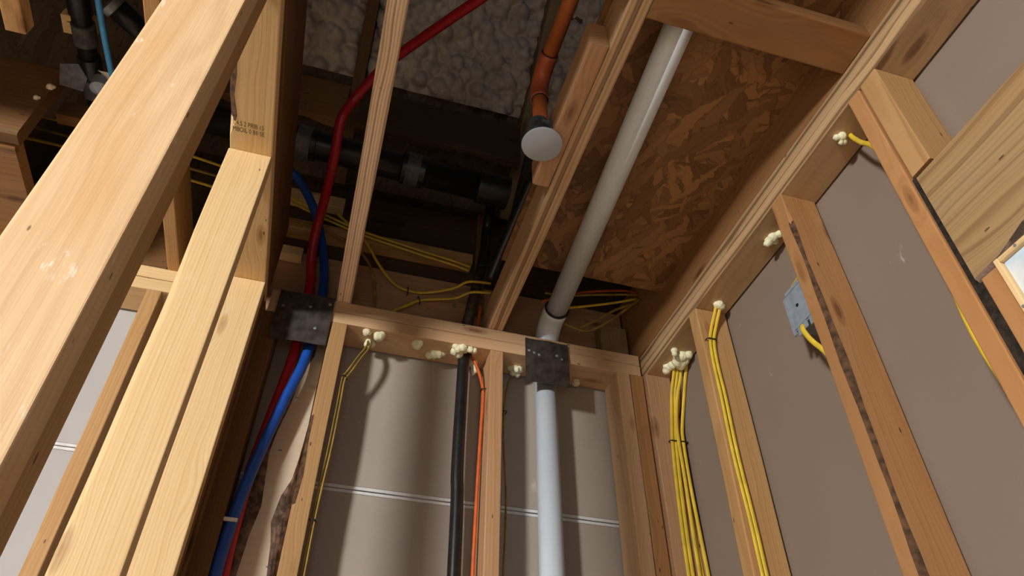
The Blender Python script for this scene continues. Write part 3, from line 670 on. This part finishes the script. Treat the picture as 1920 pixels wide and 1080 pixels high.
def drill(o, x, y, r):
    """round hole straight down through a board"""
    bm = bmesh.new(); bmesh.ops.create_cone(bm, cap_ends=True, segments=32, radius1=r, radius2=r, depth=0.4)
    me = bpy.data.meshes.new('drill'); bm.to_mesh(me); bm.free()
    t = bpy.data.objects.new('drill', me); C.objects.link(t); t.location = (x, y, ZB+H+0.03)
    m = o.modifiers.new('hole', 'BOOLEAN'); m.object = t; m.operation = 'DIFFERENCE'; m.solver = 'EXACT'
    bpy.context.view_layer.update()
    new = bpy.data.meshes.new_from_object(o.evaluated_get(bpy.context.evaluated_depsgraph_get()))
    o.modifiers.clear(); o.data = new; bpy.data.objects.remove(t)
for o_ in (pb, pb2):
    drill(o_, 0.584, 1.655, 0.0395); drill(o_, 0.336, 1.651, 0.0245); drill(o_, -0.1255, 1.652, 0.017); drill(o_, -0.0875, 1.651, 0.017)
# ------------------------------------------------------------------ sprinkler drop
sp_ = thing('sprinkler_drop', (0.336, 0.92, 1.30), 'orange sprinkler pipe dropping to a round white cap beside the joist block', 'sprinkler')
lathe('cap', (0.336, 0.92, 1.302), (0, 0, 1), [(0, 0.043), (0.0015, 0.0455), (0.004, 0.0458), (0.0065, 0.0445), (0.007, 0.040)], CAPW, sp_, n=56)['label'] = 'white round cap'
lathe('cup', (0.327, 0.92, 1.309), (0, 0, 1), [(0, 0.0245), (0.03, 0.0245), (0.034, 0.023), (0.05, 0.0215)], BLUE_GREY, sp_)
lathe('adapter', (0.330, 0.92, 1.358), (0, 0, 1), [(0, 0.022), (0.024, 0.022)], BLUE_GREY, sp_)
tube('drop_pipe', [(0.335, 0.92, 1.38), (0.335, 0.92, 1.52)], 0.0175, CPVC, sp_, straight=True, n=24)
es = [Vector((0.335, 0.92, 1.478)), Vector((0.335, 0.92, 1.515)), Vector((0.336, 0.910, 1.542)), Vector((0.337, 0.888, 1.558)), Vector((0.338, 0.845, 1.562))]
V, Fc = sweep_mesh(spline(es, 5), 0.0215, n=28); add('elbow', V, Fc, CPVC_DARK, sp_, smooth=True)
tube('run_pipe', [(0.338, 0.86, 1.562), (0.345, 0.40, 1.562)], 0.0182, CPVC, sp_, straight=True, n=24)
ring((0.338, 0.8435, 1.562), (0, 1, 0), 0.0188, 0.0018, 'dark glue line at the elbow', sp_)
ring((0.335, 0.92, 1.4775), (0, 0, 1), 0.0182, 0.0018, 'dark glue line', sp_)
box('hanger_strap', (0.330, 0.3515), (0.895, 0.912), (1.362, 1.366), GALV, sp_, bevel=0.0008)
box('hanger_tab', (0.3490, 0.3520), (0.893, 0.915), (1.335, 1.385), GALV, sp_, bevel=0.0008)

# ------------------------------------------------------------------ water tubes
rt_ = 0.0135
red = tube('water_tube', [(-0.140, 1.645, 0.30), (-0.153, 1.658, 0.50), (-0.159, 1.658, 0.65), (-0.157, 1.658, 0.80), (-0.147, 1.658, 0.92), (-0.136, 1.658, 1.04), (-0.128, 1.656, 1.13), (-0.125, 1.652, 1.24), (-0.125, 1.652, 1.33),
    (-0.132, 1.645, 1.415), (-0.143, 1.62, 1.476), (-0.145, 1.565, 1.545), (-0.138, 1.500, 1.580), (-0.127, 1.342, 1.600), (-0.126, 1.247, 1.660), (-0.0995, 1.205, 1.720), (-0.041, 1.110, 1.750), (0.006, 1.047, 1.755), (0.106, 0.901, 1.72), (0.157, 0.827, 1.70), (0.232, 0.717, 1.68), (0.31, 0.60, 1.66)], rt_, PEX_RED, None, n=16, label='red water tube running up behind the dark steel plate and across the foam', cat='tube')
blue = tube('water_tube', [(-0.170, 1.615, 0.25), (-0.168, 1.626, 0.48), (-0.168, 1.626, 0.60), (-0.160, 1.626, 0.72), (-0.144, 1.626, 0.845), (-0.121, 1.626, 0.98), (-0.109, 1.628, 1.04), (-0.095, 1.635, 1.12), (-0.088, 1.650, 1.24), (-0.088, 1.652, 1.33),
    (-0.0945, 1.665, 1.43), (-0.1095, 1.673, 1.523), (-0.1375, 1.660, 1.616), (-0.172, 1.615, 1.675), (-0.212, 1.53, 1.675), (-0.253, 1.485, 1.675), (-0.36, 1.46, 1.67)], rt_, PEX_BLUE, None, n=16, label='blue water tube beside the red one, in front of the waney board', cat='tube')
box('tube_clip', (-0.181, -0.152), (1.606, 1.612), (0.664, 0.672), WHITE, None, 0.001, 'small white clip across the blue tube low in the bay', 'clip')

# ------------------------------------------------------------------ cables
CB = 'cable'
def cable(pts, lab_, mat=CABLE, flat=(1, 0, 0), ra=0.0052, rb=0.0027, group=None):
    return tube('cable', pts, ra, mat, None, rb=rb, flat=flat, sub=6, n=10, label=lab_, cat=CB, group=group)
G1 = 'yellow cables on the corner stud'
cable([(0.938, 1.515, 1.245), (0.941, 1.54, 1.215), (0.940, 1.565, 1.17), (0.933, 1.577, 1.086), (0.9245, 1.577, 1.024), (0.916, 1.577, 0.902), (0.910, 1.577, 0.755), (0.908, 1.577, 0.648), (0.906, 1.577, 0.549), (0.904, 1.577, 0.2)], 'leftmost yellow cable of the corner bundle', group=G1)
cable([(0.9495, 1.514, 1.247), (0.9525, 1.54, 1.215), (0.9515, 1.565, 1.17), (0.9445, 1.577, 1.087), (0.936, 1.577, 1.025), (0.9275, 1.577, 0.903), (0.9215, 1.577, 0.756), (0.9195, 1.577, 0.649), (0.9175, 1.577, 0.55), (0.9155, 1.577, 0.2)], 'second yellow cable of the corner bundle, pressed to the leftmost', group=G1)
cable([(0.955, 1.500, 1.248), (0.955, 1.530, 1.20), (0.950, 1.557, 1.15), (0.944, 1.5705, 1.085), (0.940, 1.5705, 1.026), (0.939, 1.5705, 0.905), (0.9375, 1.5735, 0.758), (0.938, 1.576, 0.651), (0.938, 1.576, 0.552), (0.94, 1.576, 0.2)], 'yellow cable branching right from the corner bundle near the bottom', group=G1)
cable([(0.964, 1.485, 1.249), (0.966, 1.52, 1.20), (0.966, 1.556, 1.13), (0.963, 1.577, 1.073), (0.958, 1.577, 1.03), (0.956, 1.577, 0.908), (0.959, 1.577, 0.761), (0.962, 1.577, 0.654), (0.962, 1.577, 0.555), (0.962, 1.577, 0.2)], 'rightmost yellow cable on the corner stud, with its own staple', group=G1)
cable([(0.962, 1.54, 1.249), (0.963, 1.572, 1.15), (0.958, 1.582, 1.109), (0.9475, 1.5825, 1.048), (0.9445, 1.5825, 0.973), (0.9445, 1.5825, 0.902), (0.948, 1.5825, 0.763), (0.950, 1.5825, 0.656), (0.951, 1.5825, 0.55), (0.951, 1.5825, 0.2)], 'thin yellow cable crossing behind the corner bundle above the staples', ra=0.004, rb=0.002, group=G1)
G2 = 'yellow cable pair on the stud'
cable([(0.924, 1.236, 1.246), (0.918, 1.248, 1.215), (0.909, 1.260, 1.18), (0.897, 1.262, 1.134), (0.8915, 1.262, 1.062), (0.8915, 1.262, 0.967), (0.889, 1.262, 0.809), (0.893, 1.262, 0.659), (0.893, 1.262, 0.536), (0.893, 1.262, 0.2)], 'left yellow cable of the stapled pair on the honey stud', ra=0.0045, group=G2)
cable([(0.936, 1.236, 1.246), (0.930, 1.248, 1.215), (0.921, 1.260, 1.18), (0.9075, 1.262, 1.134), (0.902, 1.262, 1.064), (0.903, 1.262, 0.97), (0.900, 1.262, 0.811), (0.903, 1.262, 0.66), (0.903, 1.262, 0.537), (0.903, 1.262, 0.2)], 'right yellow cable of the stapled pair on the honey stud', ra=0.0045, group=G2)
G3 = 'dull cables beside the honey back stud'
cable([(0.060, 1.66, 1.246), (0.058, 1.635, 1.205), (0.041, 1.62, 1.157), (0.018, 1.62, 1.10), (0.009, 1.62, 1.078), (0.009, 1.62, 0.997), (0.008, 1.62, 0.876), (0.004, 1.62, 0.777), (0.003, 1.62, 0.673), (0.003, 1.62, 0.567), (0.003, 1.62, 0.2)], 'left dull yellow cable along the honey back stud', CABLE_SHADED, (0, 1, 0), group=G3)
cable([(0.070, 1.66, 1.246), (0.067, 1.635, 1.203), (0.050, 1.62, 1.154), (0.026, 1.62, 1.095), (0.017, 1.62, 1.073), (0.017, 1.62, 0.999), (0.016, 1.62, 0.877), (0.012, 1.62, 0.778), (0.0095, 1.62, 0.674), (0.0095, 1.62, 0.568), (0.0095, 1.62, 0.2)], 'right dull yellow cable along the honey back stud', CABLE_SHADED, (0, 1, 0), group=G3)
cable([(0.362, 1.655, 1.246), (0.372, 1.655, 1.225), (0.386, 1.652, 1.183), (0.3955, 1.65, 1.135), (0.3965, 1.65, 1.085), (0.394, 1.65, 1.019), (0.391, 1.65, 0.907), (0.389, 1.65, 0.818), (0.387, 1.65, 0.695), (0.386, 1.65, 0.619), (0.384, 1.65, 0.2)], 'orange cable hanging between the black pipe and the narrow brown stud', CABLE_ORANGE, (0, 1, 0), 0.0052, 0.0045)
cable([(0.500, 1.68, 1.246), (0.490, 1.675, 1.22), (0.474, 1.665, 1.185), (0.462, 1.66, 1.112), (0.459, 1.66, 1.026), (0.463, 1.66, 0.93), (0.468, 1.66, 0.84), (0.467, 1.66, 0.741), (0.463, 1.66, 0.635), (0.459, 1.66, 0.538), (0.455, 1.66, 0.2)], 'thin dull cable between the narrow brown stud and the white pipe', CABLE_SHADED, (0, 1, 0), 0.004, 0.0025)
G4 = 'cables over the back top plate'
UP = (0, 0, 1)
def rimc(pts, lab_, mat=CABLE_SHADED, dy=0.0): cable([(x, y+dy, z) for x, y, z in pts], lab_, mat, UP, 0.0048, 0.0026, G4)
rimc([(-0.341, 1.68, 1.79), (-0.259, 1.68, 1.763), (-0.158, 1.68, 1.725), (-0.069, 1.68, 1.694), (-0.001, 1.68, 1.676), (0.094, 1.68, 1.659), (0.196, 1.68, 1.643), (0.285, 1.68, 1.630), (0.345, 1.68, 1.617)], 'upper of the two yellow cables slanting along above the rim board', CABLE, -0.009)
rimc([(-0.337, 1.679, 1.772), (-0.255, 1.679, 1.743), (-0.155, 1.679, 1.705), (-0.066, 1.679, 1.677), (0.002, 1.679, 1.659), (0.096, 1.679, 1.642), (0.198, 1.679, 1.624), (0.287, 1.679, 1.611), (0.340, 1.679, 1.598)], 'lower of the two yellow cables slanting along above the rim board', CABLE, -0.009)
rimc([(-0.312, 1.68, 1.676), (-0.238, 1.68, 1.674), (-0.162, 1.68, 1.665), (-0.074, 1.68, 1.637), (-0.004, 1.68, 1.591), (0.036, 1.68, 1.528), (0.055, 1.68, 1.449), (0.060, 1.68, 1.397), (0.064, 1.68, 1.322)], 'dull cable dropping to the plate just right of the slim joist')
rimc([(-0.108, 1.684, 1.747), (-0.048, 1.684, 1.697), (0.0, 1.684, 1.649), (0.056, 1.690, 1.563), (0.11, 1.692, 1.50), (0.161, 1.692, 1.482), (0.216, 1.692, 1.489), (0.29, 1.65, 1.49), (0.33, 1.619, 1.50), (0.40, 1.617, 1.51)], 'stapled yellow cable sagging onto the rim board', CABLE, -0.003)
rimc([(0.080, 1.66, 1.322), (0.119, 1.665, 1.372), (0.153, 1.68, 1.411), (0.196, 1.685, 1.449), (0.248, 1.68, 1.462), (0.30, 1.65, 1.455), (0.34, 1.617, 1.46), (0.40, 1.614, 1.47)], 'stapled yellow cable rising from the plate across the rim board', CABLE)
cable([(0.372, 1.67, 1.322), (0.378, 1.67, 1.39), (0.382, 1.665, 1.455)], 'short orange cable between the dusty pipe and the grained joist above the plate', CABLE_ORANGE, (1, 0, 0), 0.0055, 0.0045)
G5 = 'cables entering the rim joist'
def hol(pts, lab_, mat=CABLE_SHADED):
    k = 0.9375
    Q = [(x*k*1.0, y*k*1.0+0.05, z*k+0.0) for x, y, z in pts]
    cable(pts, lab_, mat, UP, 0.0045, 0.0026, G5)
hol([(0.562, 1.60, 1.463), (0.616, 1.595, 1.49), (0.687, 1.585, 1.518), (0.760, 1.575, 1.535), (0.830, 1.568, 1.548), (0.876, 1.563, 1.545)], 'dull orange cable, topmost of those entering the rim joist', CABLE_ORANGE)
hol([(0.566, 1.61, 1.436), (0.632, 1.59, 1.445), (0.704, 1.585, 1.466), (0.792, 1.573, 1.491), (0.876, 1.567, 1.524)], 'straight yellow cable entering the rim joist', CABLE)
hol([(0.565, 1.575, 1.478), (0.637, 1.585, 1.494), (0.724, 1.575, 1.510), (0.815, 1.562, 1.523), (0.876, 1.556, 1.532)], 'yellow cable entering the rim joist just below the orange one')
hol([(0.632, 1.60, 1.392), (0.642, 1.592, 1.379), (0.656, 1.585, 1.37), (0.694, 1.58, 1.361), (0.748, 1.575, 1.393), (0.824, 1.562, 1.460), (0.876, 1.549, 1.510)], 'lowest sagging cable that rises to the rim joist')
hol([(0.678, 1.600, 1.366), (0.684, 1.600, 1.388), (0.738, 1.595, 1.425), (0.811, 1.585, 1.480), (0.876, 1.574, 1.511)], 'short cable looping up to the rim joist above the sagging one')
G6 = 'cables over the left room'
rimc([(-1.094, 1.5, 1.703), (-0.972, 1.5, 1.698), (-0.833, 1.5, 1.693), (-0.616, 1.5, 1.679), (-0.51, 1.5, 1.665), (-0.402, 1.5, 1.645)], 'upper yellow cable crossing above the left room', CABLE)
rimc([(-1.073, 1.5, 1.656), (-0.952, 1.5, 1.65), (-0.841, 1.5, 1.64), (-0.643, 1.5, 1.627), (-0.51, 1.5, 1.615), (-0.391, 1.5, 1.601)], 'middle dull cable crossing above the left room')
rimc([(-1.047, 1.5, 1.598), (-0.944, 1.5, 1.598), (-0.837, 1.5, 1.596), (-0.656, 1.5, 1.582), (-0.51, 1.5, 1.57), (-0.394, 1.5, 1.554)], 'lower yellow cable crossing above the left room', CABLE)
cable([(0.930, 0.672, 1.246), (0.928, 0.668, 1.23), (0.921, 0.652, 1.19), (0.905, 0.619, 1.12), (0.900, 0.612, 1.0), (0.900, 0.612, 0.80), (0.890, 0.612, 0.70), (0.889, 0.612, 0.63), (0.900, 0.612, 0.50), (0.90, 0.612, 0.1)], 'yellow cable from the foam plug tucked behind the king stud', CABLE, (0, 1, 0), 0.0052, 0.0036)
# cables at the blue box
eb = thing('electrical_box', (0.935, 0.945, 0.92), 'blue plastic outlet box on the orange stud with the bark edge', 'electrical box')
bx0, bx1, by0, by1, bz0, bz1 = 0.897, 0.958, 0.9005, 0.9685, 0.925, 1.030
box('body', (bx0, bx1), (by0+0.001, by1), (bz0+0.012, bz1), BOX_BLUE, eb, 0.003)
box('back_rib', (bx0-0.0015, bx0+0.003), (by1-0.004, by1+0.004), (bz0+0.002, bz1-0.004), BOX_BLUE, eb, 0.001)
for k, y0 in enumerate((by0+0.006, by0+0.026, by0+0.046)):
    box('clamp_tab', (bx0+0.001, bx0+0.0035), (y0, y0+0.013), (bz0-0.006+0.004*(k % 2), bz0+0.016), BOX_BLUE, eb, 0.0008)
box('side_lip', (bx0, bx0+0.004), (by0+0.004, by1-0.006), (bz1-0.002, bz1+0.008), BOX_BLUE, eb, 0.001)
lathe('mount_screw', (bx0, 0.936, 0.985), (-1, 0, 0), [(0, 0.004), (0.0015, 0.0035)], BLACK, eb, n=12)
cable([(0.928, 0.915, 1.10), (0.915, 0.926, 1.062), (0.906, 0.945, 1.045), (0.908, 0.957, 1.027)], 'short yellow cable curling into the top of the blue box', CABLE_SHADED, (0, 1, 0), 0.0042, 0.003)
cable([(0.903, 0.948, 0.941), (0.892, 0.938, 0.918), (0.893, 0.9275, 0.885), (0.905, 0.905, 0.82), (0.91, 0.899, 0.70), (0.91, 0.899, 0.3)], 'yellow cable leaving the bottom of the blue box behind its stud', CABLE, (0, 1, 0), 0.006, 0.004)

# staples: small black saddles
def staple(c, across, out, wdt, lab_):
    a = Vector(across).normalized()*wdt/2; o_ = Vector(out).normalized(); c = Vector(c)
    P = [c-a-o_*0.007, c-a+o_*0.002, c-a*0.7+o_*0.0055, c+a*0.7+o_*0.0055, c+a+o_*0.002, c+a-o_*0.007]
    V, Fc = sweep_mesh(P, 0.0016, n=8)
    tag(add('cable_staple', V, Fc, BLACK, smooth=True), lab_, 'staple', 'cable staples')
staple((0.931, 1.5775, 1.020), (1, 0, 0), (0, -1, 0), 0.030, 'dark staple over the thick corner cable bundle')
staple((0.959, 1.5775, 1.022), (1, 0, 0), (0, -1, 0), 0.024, 'dark staple over the rightmost corner cable')
staple((0.900, 1.262, 1.136), (1, 0, 0), (0, -1, 0), 0.027, 'dark staple over the cable pair on the honey stud')
staple((0.014, 1.620, 1.083), (0.4, 1, 0), (1, -0.4, 0), 0.022, 'dark staple at the bend of the dull cables by the back stud')
staple((0.0065, 1.618, 0.69), (0.4, 1, 0), (1, -0.4, 0), 0.020, 'low dark staple on the dull cables by the back stud')
staple((0.3955, 1.648, 1.133), (0, 1, 0), (-1, 0, 0), 0.020, 'staple holding the orange cable to the narrow brown stud')
staple((0.459, 1.652, 1.075), (0, 1, 0), (1, 0, 0), 0.018, 'staple on the thin dull cable right of the narrow brown stud')
staple((0.155, 1.689, 1.481), (0, 0, 1), (0, -1, 0), 0.026, 'upper dark staple on the rim board cables')
staple((0.192, 1.682, 1.447), (-0.3, 0, 1), (0, -1, 0), 0.026, 'lower dark staple on the rim board cables')

# ------------------------------------------------------------------ foam plugs under the plates
zf = ZB-0.004
FG = 'foam plugs'
def plug(x, y, s, lab_, mat=BLOB, balls=None, sq=(1, 1, 1), z=None):
    rs = random.Random(int(x*1e4)+int(y*777)); bl = balls or ([((0, 0, 0), s)]+[((rs.uniform(-1, 1)*s*0.6, rs.uniform(-1, 1)*s*0.5, rs.uniform(-0.6, 0.4)*s), s*rs.uniform(0.45, 0.75)) for _ in range(5)])
    blob('foam_plug', (x, y, (z or zf)), bl, mat, None, lab_, 'foam', FG, squash=sq)
plug(0.052, 1.615, 0.0115, 'small cream foam plug, leftmost under the back plate', BLOB_CREAM)
plug(0.087, 1.624, 0.0155, 'rounded pale foam plug right of the small cream one')
plug(0.068, 1.663, 0.014, 'pale foam plug where the dull cables enter the back plate')
plug(0.194, 1.630, 0.015, 'lone pale foam plug halfway to the black pipe')
plug(0.252, 1.663, 0.016, 'wide pale foam plug with a tail toward the black pipe', balls=[((0, 0, 0), 0.014), ((0.012, -0.003, 0), 0.012), ((-0.014, 0.006, -0.002), 0.011), ((0.027, -0.006, 0), 0.006)])
plug(0.312, 1.617, 0.015, 'lumpy foam plug left of the black pipe', balls=[((0, 0, 0), 0.014), ((0.012, -0.008, 0), 0.012), ((-0.008, 0.012, -0.003), 0.012), ((0.006, 0.02, -0.004), 0.013), ((0.02, 0.004, 0.002), 0.010), ((-0.01, -0.006, 0.002), 0.009)])
plug(0.346, 1.612, 0.014, 'foam plug against the front of the black pipe top', balls=[((0, 0, 0), 0.010), ((0.012, 0.002, 0), 0.009), ((-0.01, 0.0, 0), 0.008)])
plug(0.370, 1.672, 0.013, 'hanging foam drip right of the black pipe', balls=[((0, 0, 0), 0.012), ((0.003, 0, -0.014), 0.010), ((0.004, 0, -0.026), 0.010), ((0, 0, -0.036), 0.007)])
plug(0.492, 1.668, 0.016, 'ragged foam plug left of the steel plate on the white pipe', balls=[((0, 0, 0), 0.014), ((0.014, -0.006, -0.003), 0.011), ((-0.012, 0.002, 0.002), 0.009), ((0.004, -0.012, -0.010), 0.009), ((0.012, 0.006, -0.014), 0.009), ((-0.004, 0.004, -0.014), 0.008)])
box('foam_plug', (0.678, 0.697), (1.664, 1.683), (zf-0.016, zf+0.003), BLOB_CREAM, None, 0.003, 'little square cream foam plug right of the steel plate', 'foam', FG)
plug(0.905, 1.452, 0.012, 'small foam drop above the corner cables', balls=[((0, 0, 0), 0.010), ((0, 0.002, -0.010), 0.008)])
plug(0.936, 1.468, 0.016, 'big pale foam cluster around the corner cables', balls=[((0, 0, 0), 0.017), ((0.013, 0.012, -0.004), 0.016), ((-0.005, 0.022, -0.008), 0.015), ((0.016, -0.010, 0), 0.013), ((0.01, 0.03, -0.014), 0.013), ((-0.012, 0.006, -0.003), 0.011)])
plug(0.925, 1.528, 0.015, 'pale foam lump left of the corner cables, low', balls=[((0, 0, 0), 0.013), ((0.004, -0.012, 0.0), 0.013), ((-0.004, 0.012, -0.006), 0.012), ((-0.01, 0.002, 0), 0.008)])
plug(0.929, 1.234, 0.012, 'round foam plug where the cable pair enters the right plate', balls=[((0, 0, 0), 0.012), ((0.006, 0.003, -0.002), 0.011), ((-0.006, 0.002, 0), 0.009)])
plug(0.932, 0.975, 0.012, 'foam lump left of the orange bark-edged stud top', balls=[((0, 0, 0), 0.012), ((-0.003, 0.012, -0.002), 0.011), ((0.010, -0.012, 0.002), 0.010), ((-0.008, 0.016, -0.008), 0.009), ((0.01, 0.008, -0.004), 0.008)])
plug(0.912, 0.676, 0.010, 'ragged foam plug by the king stud cable', balls=[((0, 0, 0), 0.009), ((-0.010, 0.006, -0.002), 0.007), ((0.008, 0.008, -0.006), 0.007), ((0.002, 0.010, -0.008), 0.006)])
# foam crumbs over the left room
for i, (x, y, z, s) in enumerate(((-0.80, 1.462, 1.70, 0.010), (-0.745, 1.462, 1.70, 0.012), (-0.79, 1.228, 1.50, 0.008), (-0.80, 1.228, 1.45, 0.006))):
    blob('foam_crumb', (x, y, z), [((0, 0, 0), s), ((s*0.8, 0, s*0.3), s*0.6), ((-s*0.5, s*0.4, 0), s*0.7)], BLOB_CREAM, None,
         ('cream foam crumb on the upper yellow cable, left one', 'cream foam crumb on the upper yellow cable, right one', 'foam crumb on the wide dark orange board, upper one', 'foam crumb on the wide dark orange board, lower one')[i], 'foam', 'foam crumbs', sub=3)

# ------------------------------------------------------------------ window in the right opening
wn = bpy.data.objects.new('window_1', None); C.objects.link(wn); wn['kind'] = 'structure'
WORLD['window_1'] = Matrix.Translation((0.9, 0.0, 0.2+H)); wn.matrix_basis = WORLD['window_1']
bar('window_frame', (0.866, 0.905), (0.5105, 0.5185), (0.28, 0.7165), 'z', WOOD_PALE, wn, r=0.0015)
bar('window_frame', (0.866, 0.905), (0.142, 0.150), (0.28, 0.7165), 'z', WOOD_PALE, wn, r=0.0015)
bar('window_frame', (0.866, 0.905), (0.1505, 0.510), (0.28, 0.288), 'y', WOOD_PALE, wn, r=0.0015)
bar('window_frame', (0.866, 0.905), (0.1505, 0.510), (0.7085, 0.7165), 'y', WOOD_PALE, wn, r=0.0015)
box('window_pane', (0.874, 0.880), (0.1505, 0.510), (0.2885, 0.708), FILM, wn, 0.0)
for y, z in ((0.5145, 0.63), (0.5145, 0.45), (0.48, 0.7125)):
    lathe('nail', (0.8662, y, z), (-1, 0, 0), [(0, 0.0025), (0.0012, 0.002)], GALV, wn, n=10)
